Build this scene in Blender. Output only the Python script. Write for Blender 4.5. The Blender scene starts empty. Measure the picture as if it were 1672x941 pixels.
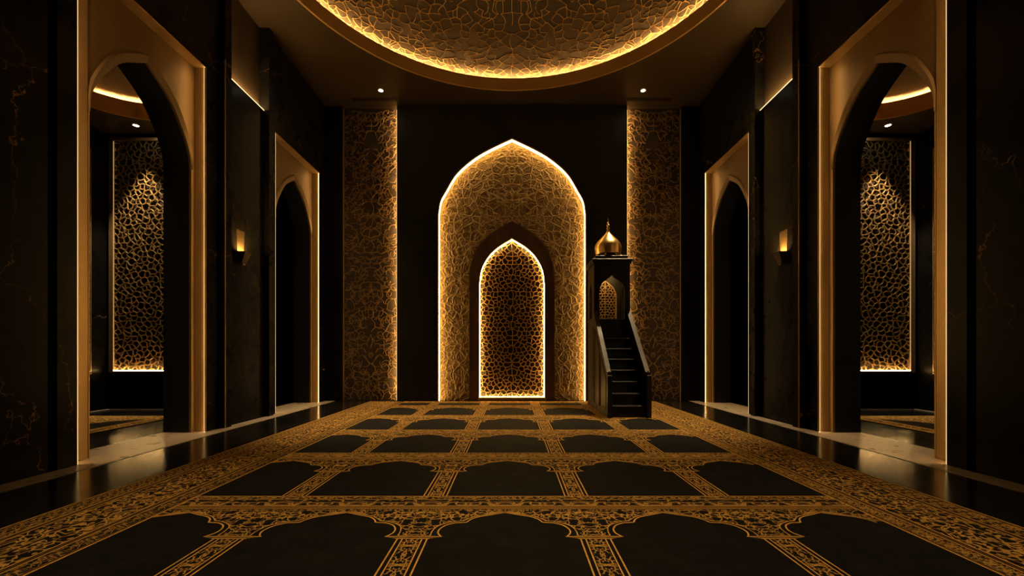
import bpy, math, random
from mathutils import Vector
from mathutils.geometry import delaunay_2d_cdt, tessellate_polygon
PI = math.pi
scn = bpy.context.scene
COL = scn.collection
R = random.Random(7)

# ------------------------------------------------------------------ materials
class NT:
    """small node-tree helper"""
    def __init__(s, name):
        s.m = bpy.data.materials.new(name); s.m.use_nodes = True
        s.t = s.m.node_tree; s.t.nodes.clear()
        s.out = s.t.nodes.new('ShaderNodeOutputMaterial')
    def n(s, typ, ins=None, **props):
        nd = s.t.nodes.new(typ)
        for k, v in props.items(): setattr(nd, k, v)
        for k, v in (ins or {}).items():
            sock = nd.inputs[k]
            if isinstance(v, bpy.types.NodeSocket): s.t.links.new(v, sock)
            else: sock.default_value = v
        return nd
    def math(s, op, a, b=None, c=None, clamp=False):
        nd = s.t.nodes.new('ShaderNodeMath'); nd.operation = op; nd.use_clamp = clamp
        for i, v in enumerate((a, b, c)):
            if v is None: continue
            if isinstance(v, bpy.types.NodeSocket): s.t.links.new(v, nd.inputs[i])
            else: nd.inputs[i].default_value = v
        return nd.outputs[0]
    def pos(s):
        g = s.t.nodes.new('ShaderNodeNewGeometry'); return g.outputs['Position']
    def sep(s, v):
        nd = s.n('ShaderNodeSeparateXYZ', {0: v}); return nd.outputs
    def comb(s, x, y, z):
        return s.n('ShaderNodeCombineXYZ', {0: x, 1: y, 2: z}).outputs[0]
    def noise(s, v, scale, detail=2.0, rough=.5, dist=0.0):
        return s.n('ShaderNodeTexNoise', {'Vector': v, 'Scale': scale, 'Detail': detail, 'Roughness': rough, 'Distortion': dist})
    def voro(s, v, scale, feature='DISTANCE_TO_EDGE', rnd=1.0):
        nd = s.n('ShaderNodeTexVoronoi', {'Vector': v, 'Scale': scale, 'Randomness': rnd}, feature=feature)
        return nd.outputs['Distance']
    def ramp(s, f, lo, hi):
        return s.n('ShaderNodeMapRange', {'Value': f, 'From Min': lo, 'From Max': hi}).outputs[0]
    def mix(s, f, a, b):
        nd = s.n('ShaderNodeMix', {}, data_type='RGBA')
        for i, v in ((0, f), (6, a), (7, b)):
            if isinstance(v, bpy.types.NodeSocket): s.t.links.new(v, nd.inputs[i])
            else: nd.inputs[i].default_value = v
        return nd.outputs[2]
    def bsdf(s, **ins):
        nd = s.t.nodes.new('ShaderNodeBsdfPrincipled')
        for k, v in ins.items():
            k = k.replace('_', ' ')
            if isinstance(v, bpy.types.NodeSocket): s.t.links.new(v, nd.inputs[k])
            else: nd.inputs[k].default_value = v
        s.t.links.new(nd.outputs[0], s.out.inputs[0]); return nd
    def bump(s, h, strength=.3, dist=.01):
        return s.n('ShaderNodeBump', {'Height': h, 'Strength': strength, 'Distance': dist}).outputs[0]

def c4(r, g, b): return (r, g, b, 1)

def mat_marble(name, base, rough, vein=(.30, .17, .06), amount=.5, scale=.8, spec=.45):
    t = NT(name); p = t.pos()
    nz = t.noise(p, 1.3, 5, .6)
    off = t.n('ShaderNodeVectorMath', {0: nz.outputs['Color'], 1: (.5, .5, .5)}, operation='SUBTRACT').outputs[0]
    off = t.n('ShaderNodeVectorMath', {0: off, 3: .9}, operation='SCALE').outputs[0]
    pv = t.n('ShaderNodeVectorMath', {0: p, 1: off}, operation='ADD').outputs[0]
    d = t.voro(pv, scale)
    line = t.ramp(d, .0034, .0008)
    mask = t.ramp(t.noise(p, 1.0, 3, .6).outputs[0], .47, .60)
    fine = t.ramp(t.noise(p, 7, 2).outputs[0], .32, .60)
    v = t.math('MULTIPLY', line, mask); v = t.math('MULTIPLY', v, fine)
    v = t.math('MULTIPLY', v, amount, clamp=True)
    cloud = t.ramp(t.noise(p, 3.5, 4, .6).outputs[0], .35, .75)
    b2 = tuple(x * 2.2 for x in base)
    col = t.mix(cloud, c4(*base), c4(*b2)); col = t.mix(v, col, c4(*vein))
    r2 = t.n('ShaderNodeMapRange', {'Value': cloud, 'To Min': rough * .85, 'To Max': rough * 1.25}).outputs[0]
    t.bsdf(Base_Color=col, Roughness=r2, Specular_IOR_Level=spec)
    return t.m

def mat_plain(name, col, rough, metallic=0.0, var=.25, scale=6, bump=0.0, spec=.5, stretch=None):
    t = NT(name); p = t.pos()
    if stretch:
        p = t.n('ShaderNodeVectorMath', {0: p, 1: stretch}, operation='MULTIPLY').outputs[0]
    nz = t.noise(p, scale, 4, .6).outputs[0]
    f = t.ramp(nz, .3, .7)
    cc = t.mix(f, c4(*[x * (1 - var) for x in col]), c4(*[x * (1 + var) for x in col]))
    rr = t.n('ShaderNodeMapRange', {'Value': f, 'To Min': rough * .85, 'To Max': min(1, rough * 1.15)}).outputs[0]
    kw = dict(Base_Color=cc, Roughness=rr, Metallic=metallic, Specular_IOR_Level=spec)
    if bump: kw['Normal'] = t.bump(nz, bump, .01)
    t.bsdf(**kw); return t.m

LED = (1.0, .58, .20)
def mat_led(name, strength, col=LED):
    t = NT(name)
    e = t.n('ShaderNodeEmission', {'Color': c4(*col), 'Strength': strength})
    t.t.links.new(e.outputs[0], t.out.inputs[0]); return t.m

def mat_relief(name):
    """gold leaf panel with carved scrollwork, mirrored about the room axis"""
    t = NT(name); x, y, z = t.sep(t.pos())
    ax = t.math('ABSOLUTE', x)
    v = t.comb(ax, 0.0, z)
    nz = t.noise(v, 2.2, 2)
    off = t.n('ShaderNodeVectorMath', {0: nz.outputs['Color'], 3: .25}, operation='SCALE').outputs[0]
    pv = t.n('ShaderNodeVectorMath', {0: v, 1: off}, operation='ADD').outputs[0]
    d1 = t.voro(pv, 6.0, rnd=.75)
    l1 = t.ramp(d1, .12, .0)
    w1 = t.math('PINGPONG', t.math('MULTIPLY', t.noise(pv, 4.5, 1).outputs[0], 9.0), .5)
    l2 = t.ramp(w1, .26, .5)
    d3 = t.voro(pv, 17.0); l3 = t.ramp(d3, .15, .0)
    h = t.math('ADD', t.math('MULTIPLY', l1, .8), t.math('MULTIPLY', l2, .55))
    h = t.math('ADD', h, t.math('MULTIPLY', l3, .2))
    patina = t.ramp(t.noise(t.pos(), 2.6, 5, .65).outputs[0], .38, .66)
    hc = t.ramp(h, .0, 1.0)
    col = t.mix(hc, c4(.15, .090, .032), c4(.33, .21, .080))
    col = t.mix(t.math('MULTIPLY', patina, .45), col, c4(.13, .082, .033))
    t.bsdf(Base_Color=col, Roughness=.5, Metallic=.35, Normal=t.bump(h, .55, .025))
    return t.m

GOLD_YARN = c4(.82, .45, .09)
PILE = c4(.0048, .0043, .0038)
def mat_ornament(name, cx, px, py, scale, bands, fill, squash=1.0, light=1.0):
    """woven scrolling vines in gold yarn on the dark pile; the motif mirrors every px / py metres"""
    t = NT(name); x, y, z = t.sep(t.pos())
    u = t.math('PINGPONG', t.math('SUBTRACT', x, cx), px) if px else x
    w = t.math('PINGPONG', y, py) if py else y
    v = t.comb(t.math('MULTIPLY', u, squash), w, 0.0)
    nz = t.noise(v, scale * .45, 1)
    off = t.n('ShaderNodeVectorMath', {0: nz.outputs['Color'], 3: 1.3 / scale}, operation='SCALE').outputs[0]
    pv = t.n('ShaderNodeVectorMath', {0: v, 1: off}, operation='ADD').outputs[0]
    f = t.noise(pv, scale, 1.5, .5).outputs[0]
    pp = t.math('PINGPONG', t.math('MULTIPLY', f, bands), .5)
    sq = t.ramp(pp, .5 - fill - .02, .5 - fill + .02)
    e = t.voro(pv, scale * .8)
    vine = t.ramp(e, .050, .030)
    leaf = t.ramp(t.voro(pv, scale * 1.1, 'F1'), .16, .11)
    g = t.math('MAXIMUM', t.math('MULTIPLY', sq, .9), t.math('MULTIPLY', vine, .85))
    g = t.math('MAXIMUM', g, t.math('MULTIPLY', leaf, .55))
    wear = t.ramp(t.noise(t.pos(), 5, 3, .7).outputs[0], .25, .7)
    wear = t.n('ShaderNodeMapRange', {'Value': wear, 'To Min': .55, 'To Max': 1.0}).outputs[0]
    g = t.math('MULTIPLY', g, wear)
    gy = tuple(c * light for c in GOLD_YARN[:3])
    col = t.mix(g, PILE, c4(*gy))
    knots = t.noise(t.pos(), 260, 1).outputs[0]
    t.bsdf(Base_Color=col, Roughness=.85, Specular_IOR_Level=.15, Normal=t.bump(t.math('ADD', knots, g), .5, .004))
    return t.m

def mat_pile(name):
    t = NT(name); p = t.pos()
    f = t.ramp(t.noise(p, 7, 6, .7).outputs[0], .45, .75)
    f2 = t.noise(p, 120, 3, .7).outputs[0]
    col = t.mix(f, PILE, c4(.014, .012, .010))
    t.bsdf(Base_Color=col, Roughness=.9, Specular_IOR_Level=.15, Normal=t.bump(f2, .5, .006)); return t.m

M = {}
M['wall'] = mat_marble('black_marble', (.0042, .0038, .0034), .30, vein=(.42, .24, .085), amount=1.0, scale=.62, spec=.07)
M['wall_satin'] = mat_plain('black_satin', (.0070, .0062, .0052), .24, var=.3, scale=2.2, spec=.05)
M['reveal'] = mat_plain('charcoal_reveal', (.010, .0095, .009), .5, var=.2, scale=3, spec=.25)
M['floor'] = mat_marble('polished_floor', (.0075, .0068, .006), .17, vein=(.07, .055, .04), amount=.5, scale=1.3)
M['stone'] = mat_plain('pale_stone', (.50, .41, .31), .30, var=.10, scale=4)
M['gold'] = mat_plain('brushed_gold', (.42, .275, .12), .38, .55, var=.16, scale=5, bump=.04, stretch=(1, 1, .22))
M['gold_plate'] = mat_plain('gold_plate', (.20, .130, .056), .46, .45, var=.2, scale=3.2, bump=.05, stretch=(1, 1, .3))
M['gold_bright'] = mat_plain('polished_gold', (.82, .55, .22), .33, 1.0, var=.08, scale=9)
M['tracery'] = mat_plain('gold_tracery', (.52, .32, .11), .38, .5, var=.25, scale=14)
M['tracery_dim'] = mat_plain('antique_tracery', (.31, .19, .073), .40, .5, var=.3, scale=9)
M['screen'] = mat_plain('gilt_screen', (.58, .37, .14), .36, .6, var=.25, scale=12)
M['backing'] = mat_plain('dark_backing', (.020, .013, .007), .6, var=.4, scale=5)
M['panel_brown'] = mat_plain('umber_panel', (.028, .018, .0085), .5, .15, var=.45, scale=4, bump=.2)
M['bronze'] = mat_plain('dark_bronze', (.085, .052, .022), .45, .3, var=.3, scale=4)
M['ceiling'] = mat_plain('bronze_plaster', (.046, .030, .0135), .46, .12, var=.12, scale=2.0)
M['fascia'] = mat_plain('gold_fascia', (.55, .34, .12), .5, .2, var=.06, scale=3)
M['dome_skin'] = mat_plain('dome_umber', (.022, .015, .008), .55, .1, var=.35, scale=3)
M['relief'] = mat_relief('carved_gold_relief')
M['wood'] = mat_plain('ebony', (.0085, .0072, .006), .42, var=.3, scale=6, stretch=(1, 1, .3), spec=.3)
M['wood_edge'] = mat_plain('worn_ebony_edge', (.017, .013, .0095), .42, 0, var=.2, scale=8, spec=.22)  # slightly paler ebony for treads, rails and mouldings
M['plate'] = mat_plain('sconce_plate', (.05, .031, .013), .5, .2)  # for the added glow catcher above the sconce
M['back_black'] = mat_plain('matte_black_plaster', (.0145, .0132, .0105), .5, var=.2, scale=2.2, spec=.2)
M['frame_bronze'] = mat_plain('aged_bronze', (.17, .112, .050), .5, .3, var=.3, scale=3)
M['vent'] = mat_plain('vent_bronze', (.03, .02, .011), .5, .3)
M['trim_white'] = mat_plain('lamp_trim', (.45, .36, .24), .4, .2)
M['pile'] = mat_pile('dark_pile')
M['yarn'] = mat_plain('gold_yarn', GOLD_YARN[:3], .85, var=.25, scale=40, spec=.15)
M['yarn_dim'] = mat_plain('antique_yarn', (.24, .125, .03), .85, var=.4, scale=30, spec=.15)
CX0 = -.043
M['orn'] = mat_ornament('vine_weave', CX0 + .4875, .4875, 0, 19, 4.0, .105)
M['orn_strip'] = mat_ornament('strip_weave', CX0 + .4875, .4875, .10, 26, 3.0, .12)
M['orn_band'] = mat_ornament('band_weave', CX0, .2437, 0, 20, 3.2, .15, squash=.42, light=.85)
M['orn_edge'] = mat_ornament('border_weave', 0, 0, .55, 13, 4.2, .135, squash=1.25, light=.95)
M['orn_guard'] = mat_ornament('guard_weave', 0, 0, .09, 30, 2.8, .14, light=.75)
M['bay'] = mat_plain('bay_bronze', (.045, .029, .013), .5, .1, var=.2, scale=3)
M['led'] = mat_led('warm_led', 22)
M['led_portal'] = mat_led('portal_led', 19)
M['led_line'] = mat_led('edge_line_led', 1.0, (1, .68, .28))
M['led_edge'] = mat_led('ledge_line_led', 2.6, (1, .72, .34))
M['led_dim'] = mat_led('dim_edge_led', .7, (1, .6, .24))
M['led_screen'] = mat_led('screen_led', 130)
M['led_ledge'] = mat_led('ledge_led', 165)
M['led_panel'] = mat_led('panel_led', 470)
M['led_soft'] = mat_led('warm_led_soft', 300)
M['led_dome'] = mat_led('cove_led', 900)
M['led_ring'] = mat_led('ring_led', 1300)
M['led_niche'] = mat_led('niche_led', 13, (1, .58, .17))
M['led_pocket'] = mat_led('pocket_led', 100, (1, .56, .15))
M['lamp'] = mat_led('lamp_glow', 40, (1, .82, .58))
M['sconce_lamp'] = mat_led('sconce_glow', 480, (1, .55, .14))

# ------------------------------------------------------------------ mesh helpers
def rootloc(o):
    while o.parent: o = o.parent
    return Vector(o.location)

class MB:
    def __init__(s): s.v = []; s.f = []; s.mi = []; s.sm = []
    def add(s, vs, fs, m=0, smooth=False):
        b = len(s.v); s.v += [tuple(v) for v in vs]
        for f in fs:
            s.f.append(tuple(b + i for i in f)); s.mi.append(m); s.sm.append(smooth)
        return s
    def box(s, x0, x1, y0, y1, z0, z1, m=0):
        if x0 > x1: x0, x1 = x1, x0
        vs = [(x0, y0, z0), (x1, y0, z0), (x1, y1, z0), (x0, y1, z0), (x0, y0, z1), (x1, y0, z1), (x1, y1, z1), (x0, y1, z1)]
        return s.add(vs, [(3, 2, 1, 0), (4, 5, 6, 7), (0, 1, 5, 4), (1, 2, 6, 5), (2, 3, 7, 6), (3, 0, 4, 7)], m)
    def bbox(s, x0, x1, y0, y1, z0, z1, b=.006, m=0):
        """box with bevelled edges"""
        if x0 > x1: x0, x1 = x1, x0
        b = min(b, (x1 - x0) * .4, (y1 - y0) * .4, (z1 - z0) * .4)
        X = (x0, x1); Y = (y0, y1); Z = (z0, z1); vs = []; idx = {}
        for i in (0, 1):
            for j in (0, 1):
                for k in (0, 1):
                    sx, sy, sz = (1 - 2 * i) * b, (1 - 2 * j) * b, (1 - 2 * k) * b
                    idx[i, j, k, 0] = len(vs); vs.append((X[i], Y[j] + sy, Z[k] + sz))
                    idx[i, j, k, 1] = len(vs); vs.append((X[i] + sx, Y[j], Z[k] + sz))
                    idx[i, j, k, 2] = len(vs); vs.append((X[i] + sx, Y[j] + sy, Z[k]))
        fs = []
        for i in (0, 1):
            fs.append([idx[i, j, k, 0] for j, k in ((0, 0), (1, 0), (1, 1), (0, 1))])
            fs.append([idx[j, i, k, 1] for j, k in ((0, 0), (1, 0), (1, 1), (0, 1))])
            fs.append([idx[j, k, i, 2] for j, k in ((0, 0), (1, 0), (1, 1), (0, 1))])
        for i in (0, 1):
            for j in (0, 1):
                fs.append([idx[i, j, 0, 0], idx[i, j, 1, 0], idx[i, j, 1, 1], idx[i, j, 0, 1]])
                fs.append([idx[i, 0, j, 0], idx[i, 1, j, 0], idx[i, 1, j, 2], idx[i, 0, j, 2]])
                fs.append([idx[0, i, j, 1], idx[1, i, j, 1], idx[1, i, j, 2], idx[0, i, j, 2]])
                for k in (0, 1): fs.append([idx[i, j, k, a] for a in (0, 1, 2)])
        return s.add(vs, fs, m)
    def prism(s, outer, holes, put, d0, d1, m=0, mside=None, smooth=False):
        """outline (u,v) with holes, extruded from depth d0 to d1; put(u,v,d) gives the point"""
        loops = [list(outer)] + [list(h) for h in holes]
        flat = [p for l in loops for p in l]
        tris = tessellate_polygon([[Vector((p[0], p[1], 0)) for p in l] for l in loops])
        n = len(flat); ms = m if mside is None else mside
        s.add([put(p[0], p[1], d0) for p in flat], tris, m)
        s.add([put(p[0], p[1], d1) for p in flat], [tuple(reversed(t)) for t in tris], ms)
        for l in loops:
            k = len(l)
            vs = [put(p[0], p[1], d0) for p in l] + [put(p[0], p[1], d1) for p in l]
            s.add(vs, [(i, (i + 1) % k, k + (i + 1) % k, k + i) for i in range(k)], ms, smooth)
        return s
    def band(s, a, b, m=0, closed=False, smooth=False):
        """quads between two equally long polylines"""
        n = len(a); rng = range(n if closed else n - 1)
        return s.add(list(a) + list(b), [(i, (i + 1) % n, n + (i + 1) % n, n + i) for i in rng], m, smooth)
    def tube(s, pts, r, seg=8, m=0, closed=False):
        pts = [Vector(p) for p in pts]; n = len(pts); rings = []
        for i, p in enumerate(pts):
            a = pts[i - 1] if (i > 0 or closed) else p
            b = pts[(i + 1) % n] if (i < n - 1 or closed) else p
            t = (b - a).normalized()
            up = Vector((0, 0, 1)) if abs(t.z) < .95 else Vector((0, 1, 0))
            e1 = t.cross(up).normalized(); e2 = e1.cross(t)
            rr = r[i] if isinstance(r, (list, tuple)) else r
            rings.append([p + e1 * math.cos(k * 2 * PI / seg) * rr + e2 * math.sin(k * 2 * PI / seg) * rr for k in range(seg)])
        base = len(s.v); vs = [q for g in rings for q in g]; fs = []
        for i in range(n if closed else n - 1):
            j = (i + 1) % n
            for k in range(seg): fs.append((i * seg + k, i * seg + (k + 1) % seg, j * seg + (k + 1) % seg, j * seg + k))
        if not closed: fs += [tuple(range(seg))[::-1], tuple((n - 1) * seg + k for k in range(seg))]
        return s.add(vs, fs, m, True)
    def lathe(s, c, prof, seg=40, m=0, flute=0, nfl=0):
        cx, cy, cz = c; vs = []; n = len(prof)
        for r, z in prof:
            for k in range(seg):
                a = 2 * PI * k / seg; rr = r * (1 + flute * math.cos(nfl * a))
                vs.append((cx + rr * math.cos(a), cy + rr * math.sin(a), cz + z))
        fs = [(i * seg + k, i * seg + (k + 1) % seg, (i + 1) * seg + (k + 1) % seg, (i + 1) * seg + k) for i in range(n - 1) for k in range(seg)]
        return s.add(vs, fs, m, True)
    def bar(s, pts, nrm, w, d, m=0):
        """rectangular bar standing on a surface along pts; nrm(i) outward"""
        L = [];
        for i, p in enumerate(pts):
            a = pts[max(0, i - 1)]; b = pts[min(len(pts) - 1, i + 1)]
            t = (b - a).normalized(); n = nrm[i]
            sd = t.cross(n).normalized() * (w / 2)
            L.append((p - sd, p - sd * .7 + n * d, p + sd * .7 + n * d, p + sd))
        vs = [q for l in L for q in l]; fs = []
        for i in range(len(pts) - 1):
            for k in range(3): fs.append((i * 4 + k, i * 4 + k + 1, i * 4 + k + 5, i * 4 + k + 4))
        return s.add(vs, fs, m)
    def build(s, name, mats, parent=None, recalc=True):
        me = bpy.data.meshes.new(name)
        off = rootloc(parent) if parent else Vector((0, 0, 0))
        me.from_pydata([(v[0] - off.x, v[1] - off.y, v[2] - off.z) for v in s.v], [], s.f)
        if not isinstance(mats, (list, tuple)): mats = [mats]
        for m in mats: me.materials.append(m)
        me.polygons.foreach_set('material_index', s.mi)
        me.polygons.foreach_set('use_smooth', s.sm)
        me.update()
        if recalc:
            import bmesh
            bm = bmesh.new(); bm.from_mesh(me)
            bmesh.ops.recalc_face_normals(bm, faces=bm.faces); bm.to_mesh(me); bm.free()
        o = bpy.data.objects.new(name, me); COL.objects.link(o)
        if parent: o.parent = parent
        return o

def tag(o, label=None, cat=None, group=None, kind=None):
    if label: o['label'] = label
    if cat: o['category'] = cat
    if group: o['group'] = group
    if kind: o['kind'] = kind
    return o
def thing(name, label, cat, loc=(0, 0, 0), group=None):
    o = bpy.data.objects.new(name, None); COL.objects.link(o); o.location = loc
    o.empty_display_size = .1
    return tag(o, label, cat, group)
def struct(name, mb, m, label=None, parent=None):
    o = mb.build(name, m, parent)
    return tag(o, label, None, None, 'structure')

def spline(pts, n=8):
    """Catmull-Rom through 2-D points"""
    P = [Vector((p[0], p[1], 0)) for p in pts]; out = []
    for i in range(len(P) - 1):
        a = P[i - 1] if i else P[0] * 2 - P[1]; b = P[i]; c = P[i + 1]
        d = P[i + 2] if i + 2 < len(P) else P[i + 1] * 2 - P[i]
        for k in range(n):
            t = k / n
            q = .5 * ((2 * b) + (c - a) * t + (2 * a - 5 * b + 4 * c - d) * t * t + (3 * b - a - 3 * c + d) * t ** 3)
            out.append((q.x, q.y))
    out.append((P[-1].x, P[-1].y)); return out

def sym(half):
    """right half (foot -> apex) to full outline, right foot ... apex ... left foot"""
    return half + [(-x, z) for x, z in reversed(half[:-1])]

# ------------------------------------------------------------------ tracery
def seeds_rect(w, h, cell, jit=.33, mirror=True, rnd=R):
    pts = []; j = 0; z = -cell
    while z < h + cell:
        x0 = cell * .5 if (j % 2 == 0) else cell * .98
        x = x0 if mirror else -w - cell + (j % 2) * cell * .5
        while x < w + cell:
            p = (x + rnd.uniform(-jit, jit) * cell, z + rnd.uniform(-jit, jit) * cell)
            if not mirror: pts.append(p)
            elif p[0] > cell * .2: pts += [p, (-p[0], p[1])]
            x += cell
        z += cell * .87; j += 1
    return pts

def voronoi(pts):
    """edges of the Voronoi diagram, as pairs of 2-D points"""
    vs, es, fs, *_ = delaunay_2d_cdt([Vector(p) for p in pts], [], [], 0, 1e-6)
    cc = []; owner = {}; out = []
    for fi, f in enumerate(fs):
        a, b, c = (vs[i] for i in f[:3])
        d = 2 * (a.x * (b.y - c.y) + b.x * (c.y - a.y) + c.x * (a.y - b.y))
        if abs(d) < 1e-9: cc.append((a + b + c) / 3)
        else:
            ux = (a.length_squared * (b.y - c.y) + b.length_squared * (c.y - a.y) + c.length_squared * (a.y - b.y)) / d
            uy = (a.length_squared * (c.x - b.x) + b.length_squared * (a.x - c.x) + c.length_squared * (b.x - a.x)) / d
            cc.append(Vector((ux, uy)))
        for i in range(3):
            k = tuple(sorted((f[i], f[(i + 1) % 3])))
            if k in owner: out.append((owner[k], fi))
            else: owner[k] = fi
    return [(cc[a], cc[b]) for a, b in out]

def tracery(mb, pts, inside, put, w, d, bend=.12, drop=0.0, m=0, rnd=R, extra=0.0):
    """bars along the Voronoi edges; inside(u,v) clips; put(u,v) -> (point, normal)"""
    for a, b in voronoi(pts):
        if (a - b).length > 1.2 or (a - b).length < 1e-4: continue
        ia, ib = inside(a.x, a.y), inside(b.x, b.y)
        if not (ia or ib): continue
        if not (ia and ib):                          # cut at the outline
            p, q = (a, b) if ia else (b, a)
            lo, hi = 0.0, 1.0
            for _ in range(12):
                mid = (lo + hi) / 2; c = p.lerp(q, mid)
                if inside(c.x, c.y): lo = mid
                else: hi = mid
            a, b = p, p.lerp(q, lo)
            if (a - b).length < 1e-4: continue
        # the same edge on both mirrored halves gets the mirrored bend
        key = (round(abs(a.x + b.x) / 2, 3), round((a.y + b.y) / 2, 3))
        rr = random.Random(hash(key))
        if rr.random() < drop: continue
        bd = rr.uniform(-bend, bend)
        if (a.x + b.x) < 0: bd = -bd
        if a.y > b.y or (a.y == b.y and a.x > b.x): a, b = b, a
        L = b - a; perp = Vector((-L.y, L.x))
        ext = L.normalized() * w * .35
        c = [a - ext, a.lerp(b, .33) + perp * bd, a.lerp(b, .67) + perp * bd, b + ext] if bend else [a - ext, b + ext]
        P = [put(q.x, q.y) for q in c]
        mb.bar([Vector(q[0]) for q in P], [Vector(q[1]) for q in P], w, d, m)

def rings(mb, centres, inside, put, w, d, m=0):
    """loose scroll arcs"""
    for (x, z, r, a0, a1) in centres:
        for sgn in (1, -1):
            run = []
            n = max(5, int(abs(a1 - a0) * r / .03))
            for k in range(n + 1):
                a = a0 + (a1 - a0) * k / n
                u, v = sgn * (x + r * math.cos(a)), z + r * math.sin(a)
                if inside(u, v): run.append(put(u, v))
                else:
                    if len(run) > 2: mb.bar([Vector(q[0]) for q in run], [Vector(q[1]) for q in run], w, d, m)
                    run = []
            if len(run) > 2: mb.bar([Vector(q[0]) for q in run], [Vector(q[1]) for q in run], w, d, m)

# ------------------------------------------------------------------ room dimensions (metres; the eye is 1 m above the floor)
XW = 3.85          # plane of the side walls
XP = 4.00          # plane of the gold plates set in the walls
XB = 4.34          # back of the arched passages
YB = 8.80          # face of the centre of the back wall
YR = 8.93          # face of the recessed ornament panels
ZC = 6.08          # ceiling
YF = -3.0          # wall behind the camera
CH_X, CH_Y0, CH_Y1, CH_Z = 7.06, 2.2, 7.53, 4.80     # the side chambers
PITCH = 3.18
SIDES = ((-1, 'left'), (1, 'right'))
D0, D1 = 3.79, 5.41          # rectangular recess round the near arch
O0, O1 = 4.05, 5.335         # arched opening
ZS, ZA, ZH = 3.28, 4.17, 4.60   # springing, apex, head of the recess

# ------------------------------------------------------------------ floor
f = MB(); f.add([(-XB - .0, YF, 0), (XB, YF, 0), (XB, 9.1, 0), (-XB, 9.1, 0)], [(0, 1, 2, 3)])
fl = struct('floor', f, M['floor'])
for s, side in SIDES:
    g = MB()
    xa, xb = sorted((s * 3.648, s * XW)); g.box(xa, xb, YF, 8.86, -.02, .004)
    for k in (0, 1):
        xa, xb = sorted((s * XW, s * (XB + .0)))
        g.box(xa, xb, O0 - .2 + k * PITCH, O1 + .2 + k * PITCH, -.02, .004)
    struct('trim_%d' % (1 if s < 0 else 2), g, M['stone'])

# ------------------------------------------------------------------ side walls
def arch_half(w, zs, za, shape=((1, 0), (.955, .22), (.80, .455), (.48, .765), (0, 1)), n=8):
    return spline([(x * w, zs + (za - zs) * h) for x, h in shape], n)

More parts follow.
